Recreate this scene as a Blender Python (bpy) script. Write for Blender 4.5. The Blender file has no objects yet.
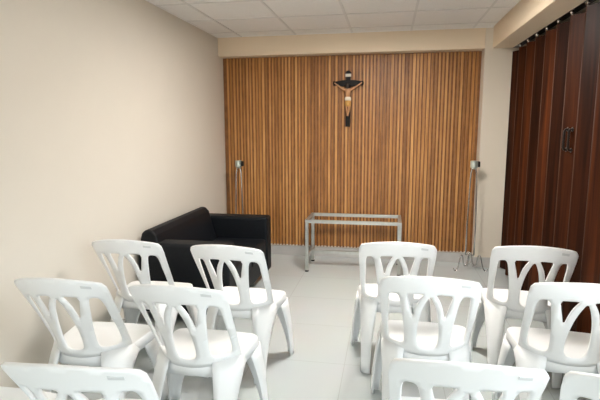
import bpy, bmesh, math, random
from mathutils import Vector, Matrix
from mathutils.geometry import delaunay_2d_cdt
random.seed(7)
PI = math.pi
SC = bpy.context.scene
C = SC.collection

# ---------------------------------------------------------------- room numbers (metres)
XL, XR = -1.926, 1.219          # left wall, face of the folding door recess
Y_LINTEL, Y_BACK = 5.409, 5.576
Y_REAR = -2.2
Z_CEIL, Z_LINTEL = 2.521, 2.314
X_COL, X_BEAM = 0.945, 1.019
Z_BASE = 0.112

# ---------------------------------------------------------------- materials
def mat(name):
    m = bpy.data.materials.new(name); m.use_nodes = True
    nt = m.node_tree; b = nt.nodes['Principled BSDF']
    return m, nt, b

def N(nt, kind, **kw):
    n = nt.nodes.new(kind)
    for k, v in kw.items(): setattr(n, k, v)
    return n

def simple(name, col, rough=.5, metal=0., spec=.5, noise=0., nscale=20., bump=0., bscale=200.):
    m, nt, b = mat(name)
    b.inputs['Roughness'].default_value = rough
    b.inputs['Metallic'].default_value = metal
    b.inputs['Specular IOR Level'].default_value = spec
    b.inputs['Base Color'].default_value = (*col, 1)
    tc = N(nt, 'ShaderNodeTexCoord')
    if noise:
        nz = N(nt, 'ShaderNodeTexNoise'); nz.inputs['Scale'].default_value = nscale; nz.inputs['Detail'].default_value = 3
        nt.links.new(tc.outputs['Object'], nz.inputs['Vector'])
        rp = N(nt, 'ShaderNodeValToRGB')
        rp.color_ramp.elements[0].position = .3; rp.color_ramp.elements[1].position = .7
        rp.color_ramp.elements[0].color = (*[c*(1-noise) for c in col], 1)
        rp.color_ramp.elements[1].color = (*[min(1, c*(1+noise)) for c in col], 1)
        nt.links.new(nz.outputs['Fac'], rp.inputs['Fac']); nt.links.new(rp.outputs['Color'], b.inputs['Base Color'])
    if bump:
        nz2 = N(nt, 'ShaderNodeTexNoise'); nz2.inputs['Scale'].default_value = bscale; nz2.inputs['Detail'].default_value = 4
        nt.links.new(tc.outputs['Object'], nz2.inputs['Vector'])
        bp = N(nt, 'ShaderNodeBump'); bp.inputs['Strength'].default_value = bump; bp.inputs['Distance'].default_value = .003
        nt.links.new(nz2.outputs['Fac'], bp.inputs['Height']); nt.links.new(bp.outputs['Normal'], b.inputs['Normal'])
    return m

M_WALL = simple('cream_wall_paint', (.71, .66, .58), .55, noise=.012, nscale=3, bump=.08, bscale=120)
M_LINT = simple('cream_lintel_paint', (.80, .665, .50), .6, noise=.012, nscale=3, bump=.08, bscale=120)
M_COLUMN = simple('cream_column_paint', (.71, .63, .52), .6, noise=.012, nscale=3, bump=.08, bscale=120)
M_CEIL = simple('ceiling_tile_white', (.86, .85, .83), .8, noise=.02, nscale=60, bump=.25, bscale=400)
M_GRID = simple('ceiling_grid_white', (.74, .73, .71), .5)
M_BASE = simple('grey_ceramic_baseboard', (.50, .485, .465), .25, noise=.05, nscale=9)
M_PLASTIC = simple('white_plastic', (.86, .865, .862), .4, noise=.01, nscale=5)
M_MARK = simple('embossed_plastic', (.66, .67, .67), .45)
M_LEATHER = simple('black_leather', (.0055, .007, .0095), .5, spec=.22, noise=.15, nscale=40, bump=.25, bscale=160)
M_STEEL = simple('brushed_steel', (.52, .53, .50), .36, metal=.75, noise=.06, nscale=30)
M_CHROME = simple('chrome_wire', (.62, .62, .62), .18, metal=1.)
M_BLACK = simple('black_paint', (.005, .004, .004), .5, spec=.2, noise=.2, nscale=30)
M_HANDLE = simple('dark_bronze', (.01, .008, .007), .35, metal=.3)
M_SKIN = simple('painted_flesh', (.52, .27, .13), .5, noise=.1, nscale=40)
M_CLOTH = simple('painted_cloth_white', (.78, .72, .60), .6, noise=.06, nscale=60)
M_GOLD = simple('painted_cloth_gold', (.60, .33, .09), .5, noise=.15, nscale=60)
M_HAIR = simple('painted_hair', (.03, .018, .012), .6)
M_PLAQUE = simple('plaque_ivory', (.72, .68, .60), .5)
M_WOODFOOT = simple('brown_wood_foot', (.10, .04, .02), .4, noise=.2, nscale=25)
M_HEAD = simple('satin_steel_cup', (.50, .55, .50), .3, metal=.5)
M_FRAME = simple('white_window_frame', (.75, .75, .74), .4)

def floor_material():
    m, nt, b = mat('polished_porcelain_tile')
    tc = N(nt, 'ShaderNodeTexCoord'); mp = N(nt, 'ShaderNodeMapping')
    mp.inputs['Location'].default_value = (.25/.6, .08, 0); mp.inputs['Scale'].default_value = (1/.6, 1/.6, 1)
    nt.links.new(tc.outputs['Object'], mp.inputs['Vector'])
    br = N(nt, 'ShaderNodeTexBrick'); br.offset = 0; br.squash = 1
    br.inputs['Color1'].default_value = (.545, .585, .58, 1); br.inputs['Color2'].default_value = (.535, .575, .57, 1)
    br.inputs['Mortar'].default_value = (.44, .46, .45, 1)
    br.inputs['Scale'].default_value = 1; br.inputs['Mortar Size'].default_value = .004
    br.inputs['Mortar Smooth'].default_value = .2; br.inputs['Brick Width'].default_value = 1; br.inputs['Row Height'].default_value = 1
    nt.links.new(mp.outputs['Vector'], br.inputs['Vector'])
    nz = N(nt, 'ShaderNodeTexNoise'); nz.inputs['Scale'].default_value = 2.5; nz.inputs['Detail'].default_value = 6
    nt.links.new(tc.outputs['Object'], nz.inputs['Vector'])
    mx = N(nt, 'ShaderNodeMix', data_type='RGBA', blend_type='MULTIPLY'); mx.inputs[0].default_value = .10
    nt.links.new(br.outputs['Color'], mx.inputs[6]); nt.links.new(nz.outputs['Color'], mx.inputs[7])
    nt.links.new(mx.outputs[2], b.inputs['Base Color'])
    b.inputs['Roughness'].default_value = .16; b.inputs['Specular IOR Level'].default_value = .5
    return m
M_FLOOR = floor_material()

def slat_material():
    """fluted wood-look boards: every rib its own tone, grain running up"""
    m, nt, b = mat('fluted_wood_slats')
    tc = N(nt, 'ShaderNodeTexCoord'); sep = N(nt, 'ShaderNodeSeparateXYZ')
    nt.links.new(tc.outputs['Object'], sep.inputs[0])
    dv = N(nt, 'ShaderNodeMath', operation='DIVIDE'); dv.inputs[1].default_value = PITCH
    nt.links.new(sep.outputs['X'], dv.inputs[0])
    fl = N(nt, 'ShaderNodeMath', operation='FLOOR'); nt.links.new(dv.outputs[0], fl.inputs[0])
    wn = N(nt, 'ShaderNodeTexWhiteNoise', noise_dimensions='1D'); nt.links.new(fl.outputs[0], wn.inputs['W'])
    m7 = N(nt, 'ShaderNodeMath', operation='MULTIPLY'); m7.inputs[1].default_value = 7.31; nt.links.new(fl.outputs[0], m7.inputs[0])
    m3 = N(nt, 'ShaderNodeMath', operation='MULTIPLY'); m3.inputs[1].default_value = 2.6; nt.links.new(sep.outputs['Z'], m3.inputs[0])
    m5 = N(nt, 'ShaderNodeMath', operation='MULTIPLY'); m5.inputs[1].default_value = 28.; nt.links.new(sep.outputs['X'], m5.inputs[0])
    cx = N(nt, 'ShaderNodeCombineXYZ'); nt.links.new(m7.outputs[0], cx.inputs['Y']); nt.links.new(m3.outputs[0], cx.inputs['Z']); nt.links.new(m5.outputs[0], cx.inputs['X'])
    nz = N(nt, 'ShaderNodeTexNoise'); nz.inputs['Scale'].default_value = 1.; nz.inputs['Detail'].default_value = 3
    nt.links.new(cx.outputs[0], nz.inputs['Vector'])
    ad = N(nt, 'ShaderNodeMath', operation='MULTIPLY_ADD'); ad.inputs[1].default_value = .36
    nt.links.new(wn.outputs['Value'], ad.inputs[0])
    ml = N(nt, 'ShaderNodeMath', operation='MULTIPLY'); ml.inputs[1].default_value = .64
    nt.links.new(nz.outputs['Fac'], ml.inputs[0]); nt.links.new(ml.outputs[0], ad.inputs[2])
    rp = N(nt, 'ShaderNodeValToRGB'); e = rp.color_ramp.elements
    e[0].position = .25; e[0].color = (.26, .103, .025, 1); e[1].position = .78; e[1].color = (.70, .385, .135, 1)
    x = e.new(.5); x.color = (.49, .225, .062, 1)
    nt.links.new(ad.outputs[0], rp.inputs['Fac']); nt.links.new(rp.outputs['Color'], b.inputs['Base Color'])
    b.inputs['Roughness'].default_value = .42
    return m
PITCH = .0385
M_SLAT = slat_material()
M_BACKING = simple('gap_shade_backing', (.21, .085, .025), .5, noise=.25, nscale=14)  # shade of the grooves put into the board's colour
M_SLATEND = simple('pale_slat_end', (.66, .60, .52), .5)  # paler tone for the lowest tips of the slats

def door_material():
    m, nt, b = mat('dark_folding_door_vinyl')
    tc = N(nt, 'ShaderNodeTexCoord')
    mp = N(nt, 'ShaderNodeMapping'); mp.inputs['Scale'].default_value = (14, 14, .6)
    nt.links.new(tc.outputs['Object'], mp.inputs['Vector'])
    nz = N(nt, 'ShaderNodeTexNoise'); nz.inputs['Scale'].default_value = 1.6; nz.inputs['Detail'].default_value = 5; nz.inputs['Distortion'].default_value = .6
    nt.links.new(mp.outputs['Vector'], nz.inputs['Vector'])
    rp = N(nt, 'ShaderNodeValToRGB'); e = rp.color_ramp.elements
    e[0].position = .3; e[0].color = (.016, .005, .002, 1); e[1].position = .75; e[1].color = (.092, .023, .006, 1)
    nt.links.new(nz.outputs['Fac'], rp.inputs['Fac'])
    oi = N(nt, 'ShaderNodeObjectInfo'); mr = N(nt, 'ShaderNodeMapRange'); mr.inputs['To Min'].default_value = .35; mr.inputs['To Max'].default_value = 1.15
    nt.links.new(oi.outputs['Random'], mr.inputs['Value'])
    vm = N(nt, 'ShaderNodeVectorMath', operation='SCALE'); nt.links.new(rp.outputs['Color'], vm.inputs[0]); nt.links.new(mr.outputs['Result'], vm.inputs['Scale'])
    nt.links.new(vm.outputs['Vector'], b.inputs['Base Color'])
    b.inputs['Roughness'].default_value = .45; b.inputs['Specular IOR Level'].default_value = .10
    return m
M_DOOR = door_material()
M_HINGE = simple('door_hinge_strip', (.06, .025, .013), .6, spec=.2)

def emit(name, col, s):
    m, nt, b = mat(name)
    b.inputs['Base Color'].default_value = (*col, 1)
    b.inputs['Emission Color'].default_value = (*col, 1); b.inputs['Emission Strength'].default_value = s
    return m
LAMP = 27.0
M_LAMP = emit('lit_led_diffuser', (1., .955, .90), LAMP)

# ---------------------------------------------------------------- mesh helpers
def obj(name, bm, m, parent=None, smooth=False, bevel=0., solid=0., segs=2, off=0., autosmooth=None):
    bmesh.ops.recalc_face_normals(bm, faces=bm.faces)
    me = bpy.data.meshes.new(name); bm.to_mesh(me); bm.free()
    o = bpy.data.objects.new(name, me); C.objects.link(o)
    for mm in (m if isinstance(m, (list, tuple)) else [m]): me.materials.append(mm)
    if smooth:
        for p in me.polygons: p.use_smooth = True
    if solid:
        s = o.modifiers.new('thickness', 'SOLIDIFY'); s.thickness = solid; s.offset = off; s.use_even_offset = True
    if bevel:
        b = o.modifiers.new('bevel', 'BEVEL'); b.width = bevel; b.segments = segs; b.limit_method = 'ANGLE'; b.angle_limit = math.radians(40)
    if parent: o.parent = parent
    return o

def box(bm, x0, x1, y0, y1, z0, z1, mi=0):
    v = [bm.verts.new(p) for p in ((x0,y0,z0),(x1,y0,z0),(x1,y1,z0),(x0,y1,z0),(x0,y0,z1),(x1,y0,z1),(x1,y1,z1),(x0,y1,z1))]
    for f in ((0,3,2,1),(4,5,6,7),(0,1,5,4),(1,2,6,5),(2,3,7,6),(3,0,4,7)):
        bm.faces.new([v[i] for i in f]).material_index = mi
    return v

def boxbm(*a):
    bm = bmesh.new(); box(bm, *a); return bm

def tube(bm, pts, r, n=8, closed=False):
    pts = [Vector(p) for p in pts]; rings = []
    L = len(pts); up = None
    for i, p in enumerate(pts):
        a = pts[(i-1) % L] if (closed or i > 0) else p
        b = pts[(i+1) % L] if (closed or i < L-1) else p
        t = (b-a).normalized()
        if up is None:
            up = t.orthogonal().normalized()
        up = (up - t*up.dot(t)).normalized(); s = t.cross(up)
        rr = r[i] if isinstance(r, (list, tuple)) else r
        rings.append([bm.verts.new(p + (up*math.cos(k*2*PI/n) + s*math.sin(k*2*PI/n))*rr) for k in range(n)])
    for i in range(L if closed else L-1):
        A, B = rings[i], rings[(i+1) % L]
        for k in range(n): bm.faces.new((A[k], A[(k+1)%n], B[(k+1)%n], B[k]))
    if not closed:
        bm.faces.new(rings[0][::-1]); bm.faces.new(rings[-1])

def cyl(bm, p0, p1, r, n=16, r2=None):
    tube(bm, [p0, p1], [r, r if r2 is None else r2], n)

def lathe(bm, prof, n=24, axis='Z', at=(0,0,0)):
    rings = []
    for r, h in prof:
        ring = []
        for k in range(n):
            a = 2*PI*k/n; c, s = r*math.cos(a), r*math.sin(a)
            p = (c, s, h) if axis == 'Z' else ((h, c, s) if axis == 'X' else (c, h, s))
            ring.append(bm.verts.new(Vector(p)+Vector(at)))
        rings.append(ring)
    for A, B in zip(rings, rings[1:]):
        for k in range(n): bm.faces.new((A[k], A[(k+1)%n], B[(k+1)%n], B[k]))
    bm.faces.new(rings[0]); bm.faces.new(rings[-1])

def thing(name, label, cat, loc=(0,0,0), rz=0., group=None):
    o = bpy.data.objects.new(name, None); C.objects.link(o)
    o.empty_display_size = .1
    o.location = loc; o.rotation_euler = (0, 0, rz)
    o['label'] = label; o['category'] = cat
    if group: o['group'] = group
    return o

def struct(name, bm, m, parent=None, label=None, **kw):
    o = obj(name, bm, m, parent, **kw)
    if parent is None: o['kind'] = 'structure'
    if label: o['label'] = label
    return o

# ---------------------------------------------------------------- the room
T = .12
struct('floor', boxbm(XL-T, 1.6, Y_REAR-T, Y_BACK+T, -.1, 0), M_FLOOR, label='pale polished tile floor of the chapel room')
struct('wall_left', boxbm(XL-T, XL, Y_REAR, Y_BACK, 0, Z_CEIL+.1), M_WALL, label='plain cream painted side wall behind the black sofa')
struct('wall_back', boxbm(XL-T, 1.6, Y_BACK, Y_BACK+T, 0, Z_CEIL+.1), M_WALL, label='end wall carrying the wooden slats')
# the long wall on the right: solid behind the folding door, two windows beside the viewer
Y_JAMB = 2.35
WIN = [(.55, 1.75)]; WZ0, WZ1 = .80, 2.00
RWIN = [(-1.55, -.45), (-.15, .95)]  # unseen rear windows, added to brighten the chair backs and lower end wall
bm = bmesh.new()
box(bm, 1.40, 1.52, Y_JAMB, Y_BACK, 0, Z_CEIL+.1)
ys_ = [Y_REAR]
for a, b in WIN: ys_ += [a, b]
ys_.append(Y_JAMB)
for k in range(0, len(ys_)-1, 2): box(bm, XR, 1.40, ys_[k], ys_[k+1], 0, Z_LINTEL)
for a, b in WIN: box(bm, XR, 1.40, a, b, 0, WZ0); box(bm, XR, 1.40, a, b, WZ1, Z_LINTEL)
struct('wall_right', bm, M_WALL, label='cream side wall with the folding door and a window')
bm = bmesh.new(); xs_ = [XL-T]
for a, b in RWIN: xs_ += [a, b]
xs_.append(1.52)
for k in range(0, len(xs_)-1, 2): box(bm, xs_[k], xs_[k+1], Y_REAR-T, Y_REAR, 0, Z_CEIL+.1)
for a, b in RWIN: box(bm, a, b, Y_REAR-T, Y_REAR, 0, WZ0); box(bm, a, b, Y_REAR-T, Y_REAR, WZ1, Z_CEIL+.1)
struct('wall_rear', bm, M_WALL, label='cream wall behind the viewer with two added windows')
for i, (a, b) in enumerate(RWIN):
    bm = bmesh.new(); w = .04; y0, y1 = Y_REAR-.08, Y_REAR-.03
    box(bm, a, a+w, y0, y1, WZ0, WZ1); box(bm, b-w, b, y0, y1, WZ0, WZ1)
    box(bm, a+w, b-w, y0, y1, WZ0, WZ0+w); box(bm, a+w, b-w, y0, y1, WZ1-w, WZ1)
    box(bm, (a+b)/2-.02, (a+b)/2+.02, y0, y1, WZ0+w, WZ1-w)
    struct('window_%d' % (i+2), bm, M_FRAME, label='unseen window frame added behind the viewer for frontal daylight')
for i, (a, b) in enumerate(WIN):
    bm = bmesh.new(); w = .04; x0, x1 = 1.30, 1.35
    box(bm, x0, x1, a, a+w, WZ0, WZ1); box(bm, x0, x1, b-w, b, WZ0, WZ1)
    box(bm, x0, x1, a+w, b-w, WZ0, WZ0+w); box(bm, x0, x1, a+w, b-w, WZ1-w, WZ1)
    box(bm, x0, x1, (a+b)/2-.02, (a+b)/2+.02, WZ0+w, WZ1-w)
    struct('window_%d' % (i+1), bm, M_FRAME, label='open white framed window in the side wall beside the viewer')
# lintel over the slats, column and beam on the right
struct('lintel', boxbm(XL, X_COL, Y_LINTEL, Y_BACK, Z_LINTEL, Z_CEIL+.1), M_LINT, label='cream lintel running above the wooden slats', bevel=.004)
struct('column', boxbm(X_COL, 1.40, Y_LINTEL, Y_BACK, 0, Z_CEIL+.1), M_COLUMN, label='cream column between the wooden slats and folding door', bevel=.004)
struct('beam', boxbm(X_BEAM, XR, Y_REAR, Y_LINTEL, Z_LINTEL, Z_CEIL+.1), M_LINT, label='cream ceiling beam above the folding door', bevel=.004)
struct('door_header', boxbm(XR, 1.40, Y_JAMB, Y_LINTEL, Z_LINTEL+.03, Z_CEIL+.1), M_WALL, label='cream strip above the folding door track')
# baseboards
struct('baseboard_back', boxbm(XL, X_COL, Y_BACK-.012, Y_BACK, 0, Z_BASE), M_BASE, label='grey tile baseboard under the wooden slats')
bm = bmesh.new(); box(bm, X_COL-.012, 1.26, Y_LINTEL-.012, Y_LINTEL, 0, Z_BASE); box(bm, X_COL-.012, X_COL, Y_LINTEL, Y_BACK-.012, 0, Z_BASE)
struct('baseboard_right', bm, M_BASE, label='grey tile baseboard around the cream column')
struct('baseboard_left', boxbm(XL, XL+.012, Y_REAR, Y_BACK-.012, 0, Z_BASE), M_BASE, label='grey tile baseboard along the cream side wall')

# ceiling: tiles in a grid of narrow bars
gx = [-.415 + .617*k for k in range(-3, 4)]; gy = [4.53 + .612*k for k in range(-11, 2)]
gx = [XL] + [v for v in gx if XL+.05 < v < X_BEAM-.05] + [X_BEAM]
gy = [Y_REAR] + [v for v in gy if Y_REAR+.05 < v < Y_LINTEL-.05] + [Y_LINTEL]
LIGHTS = [(-.415, .202, 3.306, 3.918)]
bm = bmesh.new()
for i in range(len(gx)-1):
    for j in range(len(gy)-1):
        box(bm, gx[i]+.006, gx[i+1]-.006, gy[j]+.006, gy[j+1]-.006, Z_CEIL, Z_CEIL+.02)
box(bm, XL, X_BEAM, Y_REAR, Y_LINTEL, Z_CEIL+.02, Z_CEIL+.1)
struct('ceiling', bm, M_CEIL, label='suspended ceiling of pale square tiles', bevel=.004)
bm = bmesh.new()
for v in gx[1:-1]: box(bm, v-.010, v+.010, Y_REAR, Y_LINTEL, Z_CEIL-.006, Z_CEIL-.0005)
ys = gy[1:-1]
for v in ys:
    for a, b in zip(gx, gx[1:]): box(bm, a+.011, b-.011, v-.010, v+.010, Z_CEIL-.006, Z_CEIL-.0005)
struct('trim_1', bm, M_GRID, label='narrow metal bars between the ceiling tiles')
bm = bmesh.new(); box(bm, XL, XL+.016, Y_REAR, Y_LINTEL, Z_CEIL-.004, Z_CEIL+.003)
box(bm, XL+.016, X_BEAM, Y_LINTEL-.016, Y_LINTEL, Z_CEIL-.004, Z_CEIL+.003)
struct('trim_2', bm, M_CEIL, label='pale angle strip where ceiling meets the walls')
for (a, b, c, d), lab in zip(LIGHTS, ('square lit ceiling light panel over the front row of chairs',)):
    t = thing('ceiling_light', lab, 'ceiling light', ((a+b)/2, (c+d)/2, Z_CEIL-.029))
    w, h = (b-a)/2-.01, (d-c)/2-.01
    bm = bmesh.new()
    box(bm, -w, -w+.02, -h, h, 0, .022); box(bm, w-.02, w, -h, h, 0, .022)
    box(bm, -w+.02, w-.02, -h, -h+.02, 0, .022); box(bm, -w+.02, w-.02, h-.02, h, 0, .022)
    obj('frame', bm, M_FRAME, t)
    obj('diffuser', boxbm(-w+.02, w-.02, -h+.02, h-.02, .004, .012), M_LAMP, t)

# ---------------------------------------------------------------- fluted slat wall
t = thing('slatted_wall_panel', 'warm brown wooden slat panelling covering the end wall', 'wall panel', (0, Y_BACK, 0))
bm = bmesh.new(); bm2 = bmesh.new()
ZB, ZT = .135, Z_LINTEL-.002
n0 = math.ceil((XL+.004)/PITCH); n1 = math.floor((X_COL-.004)/PITCH)
for k in range(n0, n1):
    x0 = k*PITCH; hw_ = random.uniform(.0095, .0145); cxx = x0+PITCH/2+random.uniform(-.002, .002); a, b = cxx-hw_, cxx+hw_
    for bmm, z0, z1 in ((bm, ZB, ZT), (bm2, ZB-.018, ZB)):
        e = .0015 if bmm is bm2 else 0
        prof = [(a+e, -.008), (a+.003, -.022+e), (b-.003, -.022+e), (b-e, -.008)]
        lo = [bmm.verts.new((x, y, z0)) for x, y in prof]; hi = [bmm.verts.new((x, y, z1)) for x, y in prof]
        for i in range(3): bmm.faces.new((lo[i], lo[i+1], hi[i+1], hi[i]))
        bmm.faces.new((lo[3], lo[0], hi[0], hi[3]))
        bmm.faces.new(lo[::-1]); bmm.faces.new(hi)
obj('slats', bm, M_SLAT, t)
o = obj('backing_board', boxbm(XL+.002, X_COL-.002, -.0095, -.001, ZB-.015, ZT), M_BACKING, t); o['label'] = 'board behind the slats, its brown darkened as gap shade'
o = obj('slat_ends', bm2, M_SLATEND, t); o['label'] = 'pale lower ends of the slats'

# ---------------------------------------------------------------- folding door
t = thing('folding_door', 'dark brown accordion folding door closing the right side', 'folding door', (1.246, Y_LINTEL, 0))
PW = .136; ND = 22; X1, X2 = -.030, .036
ZD = 2.275
for k in range(ND):
    ya, yb = -.004-k*PW, -.004-(k+1)*PW
    xa, xb = (X1, X2) if k % 2 == 0 else (X2, X1)
    bm = bmesh.new()
    q = [(xa, ya-.008), (xb, yb+.008)]
    d = Vector((q[1][0]-q[0][0], q[1][1]-q[0][1])).normalized(); nn = Vector((-d.y, d.x))*.005
    v = []
    for z in (.012, ZD):
        for (px, py), s in ((q[0], 1), (q[1], 1), (q[1], -1), (q[0], -1)): v.append(bm.verts.new((px+nn.x*s, py+nn.y*s, z)))
    for f in ((0,1,2,3),(7,6,5,4),(0,4,5,1),(1,5,6,2),(2,6,7,3),(3,7,4,0)): bm.faces.new([v[i] for i in f])
    obj('door_panel', bm, M_DOOR, t)
    bm = bmesh.new(); cyl(bm, (xb, yb, .012), (xb, yb, ZD), .0075, 8)
    obj('hinge_strip', bm, M_HINGE, t, smooth=True)
    if k % 2 == 1:
        for dy in (0.,):
            bm = bmesh.new()
            cyl(bm, (X1+.004, yb+.0, ZD), (X1+.004, yb, ZD+.02), .004, 8)
            lathe(bm, [(.004, -.012), (.012, -.010), (.012, .010), (.004, .012)], 12, 'Y', (X1+.004, yb, ZD+.022))
            o = obj('roller', bm, M_CHROME, t); o['label'] = 'small silver hanging roller'
obj('track', boxbm(-.03, .03, Y_JAMB-Y_LINTEL+.002, -.002, Z_LINTEL-.002, Z_LINTEL+.03), M_HANDLE, t)
for yy in (3.682, 3.592):
    y = yy-Y_LINTEL; bm = bmesh.new(); x = -.048
    tube(bm, [(-.02, y, 1.36), (x+.008, y, 1.36), (x, y, 1.372), (x, y, 1.488), (x+.008, y, 1.50), (-.02, y, 1.50)], .0085, 10)
    lathe(bm, [(.016, -.03), (.016, -.026)], 16, 'X', (0, y, 1.36)); lathe(bm, [(.016, -.03), (.016, -.026)], 16, 'X', (0, y, 1.50))
    o = obj('handle', bm, M_HANDLE, t, smooth=True); o['label'] = 'black pull handle'

# ---------------------------------------------------------------- white plastic chair
def back_pt(u, z, off=0.):
    s = (z-.43)/.43
    w = .207 + .020*s
    sc = max(-.3, min(1.2, s))
    y = -.175 - .160*sc**1.1 if sc >= 0 else -.175 - .10*sc
    y += (.150-.082*max(0, min(1, s)))*abs(u)**2.2
    zz = z - .036*max(0, s)*u*u
    return Vector((w*u, y, zz))

def resample(poly, step):
    out = []
    for a, b in zip(poly, poly[1:]+poly[:1]):
        a, b = Vector(a), Vector(b); n = max(1, int((b-a).length/step))
        for i in range(n): out.append(a + (b-a)*i/n)
    return out

def smooth_poly(poly, it=2):
    """corner-cutting, closed"""
    p = [Vector(q) for q in poly]
    for _ in range(it):
        r = []
        for a, b in zip(p, p[1:]+p[:1]): r += [a*.75+b*.25, a*.25+b*.75]
        p = r
    return p

def inside(p, poly):
    c = False; x, y = p
    for (x0, y0), (x1, y1) in zip(poly, poly[1:]+poly[:1]):
        if (y0 > y) != (y1 > y) and x < (x1-x0)*(y-y0)/(y1-y0)+x0: c = not c
    return c

def backrest_bm():
    W = .22                                      # metres per unit u, for even sampling
    def P(l): return [(u*W, z) for u, z in l]
    outer = P([(-1, .425), (-1, .62), (-1, .80), (-.985, .848), (-.93, .866), (-.80, .869), (-.4, .868), (0, .868),
               (.4, .868), (.80, .869), (.93, .866), (.985, .848), (1, .80), (1, .62), (1, .425), (.5, .425), (0, .425), (-.5, .425)])
    wing = smooth_poly(P([(-.85, .68), (-.845, .735), (-.81, .776), (-.73, .780), (-.63, .776), (-.585, .735), (-.545, .66), (-.515, .59), (-.50, .53), (-.51, .475), (-.64, .466), (-.87, .466), (-.895, .50), (-.88, .60)]), 2)
    tri = smooth_poly(P([(-.475, .778), (-.28, .779), (-.10, .778), (-.185, .75), (-.265, .71), (-.335, .635), (-.395, .70)]), 1)
    arch = smooth_poly(P([(0, .772), (-.08, .735), (-.15, .69), (-.205, .63), (-.235, .57), (-.24, .52), (-.215, .475), (-.08, .466), (.08, .466),
                          (.215, .475), (.24, .52), (.235, .57), (.205, .63), (.15, .69), (.08, .735)]), 2)
    mir = lambda l: [Vector((-p[0], p[1])) for p in l][::-1]
    loops = [resample([Vector(p) for p in outer], .018)] + [resample(l, .016) for l in (wing, tri, arch, mir(wing), mir(tri))]
    pts = []; edges = []
    for l in loops:
        s = len(pts); pts += l; edges += [(s+i, s+(i+1) % len(l)) for i in range(len(l))]
    L0 = [tuple(p) for p in loops[0]]; H = [[tuple(p) for p in l] for l in loops[1:]]
    ok = lambda p: inside(p, L0) and not any(inside(p, h) for h in H)
    x = -.22
    bd = list(pts)
    while x < .221:
        z = .43
        while z < .87:
            p = Vector((x+.004, z))
            if ok(p) and min((p-q).length for q in bd) > .008: pts.append(p)
            z += .018
        x += .018
    vs, es, fs, *_ = delaunay_2d_cdt(pts, edges, [], 0, 1e-5)
    bm = bmesh.new(); bv = [bm.verts.new(back_pt(v[0]/W, v[1])) for v in vs]
    for f in fs:
        c = sum((Vector(vs[i]) for i in f), Vector((0, 0)))/len(f)
        if ok(tuple(c)): bm.faces.new([bv[i] for i in f])
    for v in [v for v in bm.verts if not v.link_faces]: bm.verts.remove(v)
    return bm

def seat_outline(n_arc=6):
    pts = []
    def arc(cx, cy, r, a0, a1):
        for i in range(n_arc+1):
            a = math.radians(a0+(a1-a0)*i/n_arc); pts.append(Vector((cx+r*math.cos(a), cy+r*math.sin(a))))
    arc(.180, .170, .052, 0, 78)
    for u in (.5, 0, -.5): pts.append(Vector((.16*u, .226+.004*(1-u*u))))
    arc(-.180, .170, .052, 102, 180)
    for k in range(1, 4): s = k/4; pts.append(Vector((-.232+.021*s, .17-.185*s)))
    for i in range(13):
        u = -1+2*i/12; p = back_pt(u, .43); pts.append(Vector((p.x*1.01, p.y)))
    for k in range(3, 0, -1): s = k/4; pts.append(Vector((.232-.021*s, .17-.185*s)))
    return pts

def seat_bm():
    bm = bmesh.new(); o = seat_outline(); c = Vector((0, .02)); n = len(o)
    rings = []
    def ring(scale, z): rings.append([bm.verts.new((c.x+(p.x-c.x)*scale, c.y+(p.y-c.y)*scale, z)) for p in o])
    for s, z in ((.12, .415), (.4, .416), (.7, .420), (.88, .427), (.96, .432), (.985, .432), (1., .428), (1.008, .418)): ring(s, z)
    # skirt: deeper at the legs, arched between them
    low = []
    for p in o:
        fx = abs(p.x); leg = min((Vector((fx, p.y))-Vector(q)).length for q in ((.215, .20), (.185, -.11)))
        z = .352 + .030*min(1, max(0, (leg-.03)/.13))**.8
        low.append(bm.verts.new((c.x+(p.x-c.x)*1.03, c.y+(p.y-c.y)*1.025, z)))
    rings.append(low)
    bm.faces.new(rings[0])
    for A, B in zip(rings, rings[1:]):
        for k in range(n): bm.faces.new((A[k], A[(k+1) % n], B[(k+1) % n], B[k]))
    return bm

def loft(top, bot, ease, nz=9):
    """sheet leg: polyline TOP swept down to polyline BOT"""
    bm = bmesh.new(); rows = []
    for i in range(nz):
        t = i/(nz-1); s = ease(t); row = []
        for a, b in zip(top, bot):
            a, b = Vector(a), Vector(b); p = a.lerp(b, s); p.z = a.z+(b.z-a.z)*t
            row.append(bm.verts.new(p))
        rows.append(row)
    for A, B in zip(rows, rows[1:]):
        for k in range(len(A)-1): bm.faces.new((A[k], A[k+1], B[k+1], B[k]))
    return bm

def front_leg_bm(s):
    top = [(.232*s, .055, .385), (.238*s, .12, .385), (.240*s, .18, .385), (.228*s, .222, .385), (.185*s, .234, .385), (.13*s, .235, .385), (.085*s, .235, .385)]
    bot = [(.268*s, .150, .006), (.274*s, .172, .006), (.278*s, .195, .006), (.274*s, .208, .006), (.262*s, .212, .006), (.250*s, .212, .006), (.236*s, .212, .006)]
    return loft(top, bot, lambda t: 1-(1-t)**1.7)

def rear_leg_bm(s):
    def bp(u, z): p = back_pt(u, z); return (p.x*s*1.02, p.y-.003, z)
    z = .44
    top = [(.219*s, .015, .39), (.216*s, -.005, .41), bp(1.0, z), bp(.92, z), bp(.80, z), bp(.66, z), bp(.50, z)]
    bot = [(.196*s, -.182, .006), (.199*s, -.200, .006), (.200*s, -.220, .006), (.192*s, -.232, .006), (.180*s, -.240, .006), (.162*s, -.245, .006), (.148*s, -.246, .006)]
    return loft(top, bot, lambda t: 1-(1-t)**1.9)

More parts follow.
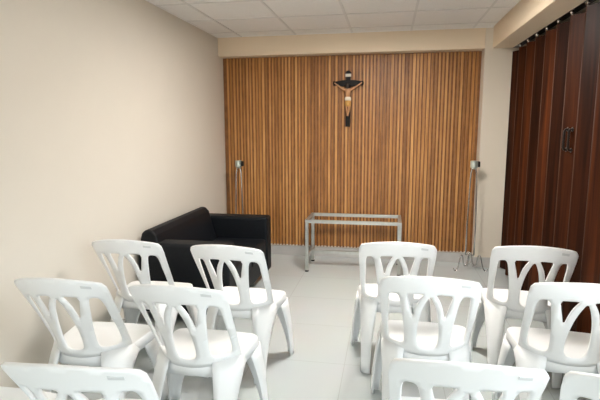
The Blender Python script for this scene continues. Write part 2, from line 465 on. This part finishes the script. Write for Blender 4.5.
def make_chair(label):
    t = thing('plastic_chair', label, 'chair', group='white plastic chairs in rows')
    obj('backrest', backrest_bm(), M_PLASTIC, t, smooth=True, solid=.013)
    obj('seat', seat_bm(), M_PLASTIC, t, smooth=True, solid=.006, off=-1)
    for s in (-1, 1):
        obj('leg', front_leg_bm(s), M_PLASTIC, t, smooth=True, solid=.009)
        obj('leg', rear_leg_bm(s), M_PLASTIC, t, smooth=True, solid=.010)
    bm = bmesh.new()                                    # small raised mark on the rail
    P = [[back_pt(u, z)+Vector((.000, -.0095, 0)) for u in (.58, .64, .70, .76)] for z in (.832, .845)]
    r = [[bm.verts.new(p) for p in row] for row in P]
    for k in range(3): bm.faces.new((r[0][k], r[0][k+1], r[1][k+1], r[1][k]))
    o = obj('maker_mark', bm, M_MARK, t, solid=.003); o['label'] = 'small grey embossed mark on the rail'
    return t

def dup(root, label):
    r = root.copy(); C.objects.link(r); r['label'] = label
    for ch in list(root.children):
        c = ch.copy(); C.objects.link(c); c.parent = r
        c.matrix_parent_inverse = ch.matrix_parent_inverse
    return r

CHAIRS = [
    (-1.555, 2.89, 1.5, 'white plastic chair beside the cream wall, facing the near arm of the black sofa'),
    (-.893, 2.863, -3., 'white plastic chair in front of the open end of the sofa, at the aisle edge'),
    (-1.465, 2.155, 2.2, 'white plastic chair beside the cream wall, directly behind the chair facing the sofa arm'),
    (-.889, 2.155, -.5, 'white plastic chair on the aisle, directly behind the chair at the sofa end'),
    (-.913, 1.455, 4., 'white plastic chair on the aisle, third behind the sofa end, mostly cut off below'),
    (-1.52, 1.44, 0., 'white plastic chair in the bottom left corner with only its seat edge showing'),
    (.055, 3.10, 2., 'white plastic chair closest to the bare metal table, at the aisle edge'),
    (.845, 3.125, -5., 'white plastic chair beside the dark folding door, closest to the cream column'),
    (.206, 2.46, -1.5, 'white plastic chair on the aisle, directly behind the one closest to the metal table'),
    (.875, 2.475, -4., 'white plastic chair beside the dark folding door, second behind the cream column'),
    (.241, 1.665, 0., 'white plastic chair on the aisle, third behind the metal table, mostly cut off below'),
    (.79, 1.615, -14., 'white plastic chair in the bottom right corner with only its rounded rail corner showing'),
]
proto = None
for x, y, rz, lab in CHAIRS:
    if proto is None: o = proto = make_chair(lab)
    else: o = dup(proto, lab)
    o.location = (x, y, 0); o.rotation_euler = (0, 0, math.radians(rz))

# ---------------------------------------------------------------- black sofa
t = thing('leather_sofa', 'black leather two-seat sofa with its back against the cream wall', 'sofa', (XL+.02, 4.06, 0))
Wd, Dp = 1.36, .74; hy = Wd/2           # length along Y, depth along X
obj('base', boxbm(.04, Dp-.03, -hy+.02, hy-.02, .09, .27), M_LEATHER, t, bevel=.015)
bm = bmesh.new()
prof = [(.02, .12), (.02, .66), (.035, .715), (.075, .742), (.12, .735), (.155, .70), (.20, .52), (.235, .40), (.24, .12)]
A = [bm.verts.new((x, -hy+.012, z)) for x, z in prof]; B = [bm.verts.new((x, hy-.20, z)) for x, z in prof]
for i in range(len(prof)): j = (i+1) % len(prof); bm.faces.new((A[i], A[j], B[j], B[i]))
bm.faces.new(A[::-1]); bm.faces.new(B)
obj('backrest', bm, M_LEATHER, t, bevel=.02, segs=3)
for y0, y1 in ((-hy, -hy+.17), (hy-.17, hy)):
    bm = bmesh.new()
    lo = [(.05, y0, .08), (Dp, y0, .08), (Dp, y1, .08), (.05, y1, .08)]
    v = box(bm, 0, Dp, y0, y1, .08, .64)
    obj('arm', bm, M_LEATHER, t, bevel=.025, segs=3)
for y0, y1 in ((-hy+.175, -.003), (.003, hy-.175)):
    obj('seat_cushion', boxbm(.22, Dp-.01, y0, y1, .26, .43), M_LEATHER, t, bevel=.03, segs=3)
for x in (.10, Dp-.06):
    for y in (-hy+.07, hy-.07):
        bm = bmesh.new(); lathe(bm, [(.018, 0), (.026, .085)], 12, 'Z', (x, y, 0)); obj('foot', bm, M_WOODFOOT, t, smooth=True)

# ---------------------------------------------------------------- bare metal table frame
t = thing('metal_table_frame', 'bare grey steel table frame without a top in front of the slats', 'table', (-.35, 5.15, 0), 0)
hx, hyy, zt, r = .497, .225, .560, .0165
for sx in (-1, 1):
    for sy in (-1, 1):
        x, y = sx*(hx-r), sy*(hyy-r)
        obj('leg', boxbm(x-r, x+r, y-r, y+r, .004, zt-2*r), M_STEEL, t, bevel=.002)
        obj('foot_cap', boxbm(x-r-.001, x+r+.001, y-r-.001, y+r+.001, 0, .014), M_BLACK, t)
for sy in (-1, 1):
    y = sy*(hyy-r); obj('top_rail', boxbm(-hx, hx, y-r, y+r, zt-2*r, zt), M_STEEL, t, bevel=.002)
for sx in (-1, 1):
    x = sx*(hx-r)
    obj('top_rail', boxbm(x-r, x+r, -hyy+2*r, hyy-2*r, zt-2*r, zt), M_STEEL, t, bevel=.002)
    obj('stretcher', boxbm(x-r, x+r, -hyy+2*r, hyy-2*r, .15, .15+2*r), M_STEEL, t, bevel=.002)
obj('stretcher', boxbm(-hx+2*r, hx-2*r, .0-r, .0+r, .15, .15+2*r), M_STEEL, t, bevel=.002)

# ---------------------------------------------------------------- scrolled wire stands
def bez(p0, p1, p2, p3, n=10):
    return [((1-t)**3)*Vector(p0)+3*(1-t)**2*t*Vector(p1)+3*(1-t)*t*t*Vector(p2)+t**3*Vector(p3) for t in [i/n for i in range(n+1)]]

def stand(label, x, y, rz, H=1.12):
    t = thing('candle_stand', label, 'stand', (x, y, 0), rz, 'tall chrome wire stands by the slats')
    g = .043
    for s in (-1, 1):
        bm = bmesh.new()
        tube(bm, [(s*.014, 0, H-.035), (s*.020, 0, H-.055), (s*.027, 0, H-.085), (s*.031, 0, H-.15), (s*g, 0, .5), (s*g, 0, .17)], .008, 8)
        obj('post', bm, M_CHROME, t, smooth=True)
    bm = bmesh.new(); tube(bm, [(-g, 0, .17), (g, 0, .17)], .006, 8)
    obj('crossbar', bm, M_CHROME, t, smooth=True)
    for k, a in enumerate((205, 345, 90)):
        a = math.radians(a); d = Vector((math.cos(a), math.sin(a), 0)); R = .175 if k < 2 else .135
        def q(r, z): return d*r + Vector((0, 0, z))
        e_ = R-.05
        pts = bez(q(.012, .20), q(.016, .05), q(.065, .02), q(.075, .09), 9) + bez(q(.075, .09), q(.085, .20), q(e_-.02, .21), q(e_, .09), 9)[1:]
        pts += bez(q(e_, .09), q(e_+.012, .0), q(R+.01, -.008), q(R+.012, .035), 9)[1:]
        for p in pts: p.z = max(p.z, .0062)
        bm = bmesh.new(); tube(bm, pts, .0065, 8)
        obj('scroll_foot', bm, M_CHROME, t, smooth=True)
    bm = bmesh.new(); lathe(bm, [(.012, H-.045), (.030, H-.035), (.033, H-.030)], 20, 'Z'); obj('collar', bm, M_HEAD, t, smooth=True)
    bm = bmesh.new(); lathe(bm, [(.034, H-.030), (.038, H-.026), (.038, H+.038), (.034, H+.042)], 24, 'Z')
    obj('cup', bm, M_HEAD, t, smooth=False, bevel=.002)
    o = obj('end_cap', boxbm(.036, .056, -.026, .026, H-.022, H+.036), M_BLACK, t, bevel=.004); o['label'] = 'black side cap of the cup'
    return t
stand('tall chrome double-rod stand with steel cup, behind the far arm of the black sofa', -1.688, 5.33, 0, 1.105)
stand('tall chrome double-rod stand with scrolled feet, in front of the cream column', .872, 5.26, 0, 1.13)

# ---------------------------------------------------------------- crucifix
t = thing('crucifix', 'small dark wooden crucifix with painted figure hanging on the slats', 'crucifix', (-.462, Y_BACK-.0225, 1.525))
def flat(bm, poly, y0, y1):
    A = [bm.verts.new((x, y0, z)) for x, z in poly]; B = [bm.verts.new((x, y1, z)) for x, z in poly]
    n = len(poly)
    bm.faces.new(A[::-1]); bm.faces.new(B)
    for i in range(n): j = (i+1) % n; bm.faces.new((A[i], A[j], B[j], B[i]))
bm = bmesh.new()
hw = .026
flat(bm, [(-hw, 0), (hw, 0), (hw, .575), (.034, .590), (.020, .610), (0, .618), (-.020, .610), (-.034, .590), (-hw, .575)], -.024, -.002)
zb = .478
flat(bm, [(-.150, zb-.020), (-.06, zb-.034), (.06, zb-.034), (.150, zb-.020), (.164, zb-.030), (.172, zb), (.164, zb+.030), (.150, zb+.020), (.06, zb+.034), (-.06, zb+.034), (-.150, zb+.020), (-.164, zb+.030), (-.172, zb), (-.164, zb-.030)], -.0235, -.0025)
obj('cross', bm, M_BLACK, t, bevel=.003)
o = obj('title_plaque', boxbm(-.032, .032, -.029, -.024, .548, .580), M_PLAQUE, t, bevel=.002); o['label'] = 'small pale plaque above the head'
me = bpy.data.meshes.new('figure')
V = [(0,-.040,.27), (0,-.042,.31), (0,-.044,.355), (0,-.046,.395), (-.003,-.050,.43), (-.006,-.060,.455),
     (-.04,-.042,.405), (-.09,-.036,.438), (-.142,-.034,.475), (-.153,-.034,.484),
     (.04,-.042,.405), (.09,-.036,.438), (.142,-.034,.475), (.153,-.034,.484),
     (-.019,-.042,.245), (-.014,-.052,.175), (-.006,-.040,.105), (-.004,-.048,.075),
     (.019,-.042,.245), (.016,-.054,.175), (.006,-.042,.105), (.004,-.052,.075)]
V = [(x, y, z if z > .395 else .395-(.395-z)*.87) for x, y, z in V]
Ed = [(0,1),(1,2),(2,3),(3,4),(4,5),(3,6),(6,7),(7,8),(8,9),(3,10),(10,11),(11,12),(12,13),(0,14),(14,15),(15,16),(16,17),(0,18),(18,19),(19,20),(20,21)]
Rd = [.027,.023,.028,.027,.012,.019,.014,.010,.007,.007,.014,.010,.007,.007,.018,.013,.009,.008,.018,.013,.009,.008]
me.from_pydata(V, Ed, [])
fig = bpy.data.objects.new('figure', me); C.objects.link(fig); fig.parent = t; me.materials.append(M_SKIN)
sk = fig.modifiers.new('skin', 'SKIN'); sk.use_smooth_shade = True
fig.modifiers.new('sub', 'SUBSURF').levels = 1; fig.modifiers['sub'].render_levels = 2
for i, r_ in enumerate(Rd):
    me.skin_vertices[0].data[i].radius = (r_, r_)
me.skin_vertices[0].data[0].use_root = True
fig['label'] = 'painted figure with outstretched arms'
bm = bmesh.new(); lathe(bm, [(.024, .284), (.034, .288), (.036, .308), (.030, .324), (.024, .328)], 16, 'Z', (0, -.041, 0))
o = obj('loincloth', bm, M_CLOTH, fig, smooth=True); o['label'] = 'white knotted cloth round the hips'
bm = bmesh.new(); lathe(bm, [(.018, .222), (.034, .232), (.037, .262), (.033, .284), (.022, .288)], 14, 'Z', (0, -.043, 0))
o = obj('cloth_fold', bm, M_GOLD, fig, smooth=True); o['label'] = 'golden lower fold of the cloth'
bm = bmesh.new()
lathe(bm, [(.008, .478), (.019, .472), (.025, .455), (.025, .435), (.021, .415), (.012, .41)], 14, 'Z', (-.003, -.046, 0))
obj('hair', bm, M_HAIR, fig, smooth=True)

# ---------------------------------------------------------------- light: ceiling panels and daylight from the side window and the added rear windows
w = bpy.data.worlds.new('daylight'); SC.world = w; w.use_nodes = True
nt = w.node_tree; bg = nt.nodes['Background']; bg.inputs['Strength'].default_value = 3.9
tc = N(nt, 'ShaderNodeTexCoord'); sp = N(nt, 'ShaderNodeSeparateXYZ'); rp = N(nt, 'ShaderNodeValToRGB')   # sky over paler ground
nt.links.new(tc.outputs['Generated'], sp.inputs[0]); nt.links.new(sp.outputs['Z'], rp.inputs['Fac'])
e = rp.color_ramp.elements; e[0].position = 0.; e[0].color = (.26, .23, .19, 1); e[1].position = .12; e[1].color = (.84, .94, 1., 1)
nt.links.new(rp.outputs['Color'], bg.inputs['Color'])
def portal(loc, rot, sx, sy):
    L = bpy.data.lights.new('window_portal', 'AREA'); L.shape = 'RECTANGLE'; L.size = sx; L.size_y = sy; L.cycles.is_portal = True
    o = bpy.data.objects.new('window_portal', L); C.objects.link(o); o.location = loc; o.rotation_euler = rot
for a, b in WIN: portal((1.38, (a+b)/2, (WZ0+WZ1)/2), (0, PI/2, 0), WZ1-WZ0, b-a)
for a, b in RWIN: portal(((a+b)/2, Y_REAR-.10, (WZ0+WZ1)/2), (PI/2, 0, 0), b-a, WZ1-WZ0)

# ---------------------------------------------------------------- camera
f, pit, yaw, rol = 1.07764*450, .14885, .18086, -.00303
fw = Vector((-math.sin(yaw)*math.cos(pit), math.cos(yaw)*math.cos(pit), -math.sin(pit)))
r = Vector((math.cos(yaw), math.sin(yaw), 0)); u = r.cross(fw)
r2 = r*math.cos(rol)+u*math.sin(rol); u2 = u*math.cos(rol)-r*math.sin(rol)
cam = bpy.data.cameras.new('camera'); cam.sensor_width = 36; cam.lens = f/600*36; cam.clip_start = .02
co = bpy.data.objects.new('camera', cam); C.objects.link(co)
M = Matrix((r2, u2, -fw)).transposed().to_4x4(); M.translation = Vector((0, 0, 1.52))
co.matrix_world = M; SC.camera = co

SC.view_settings.view_transform = 'Standard'; SC.view_settings.look = 'None'
SC.view_settings.exposure = 1.55; SC.view_settings.gamma = 1
SC.cycles.max_bounces = 8; SC.cycles.diffuse_bounces = 5
SC.cycles.use_denoising = True
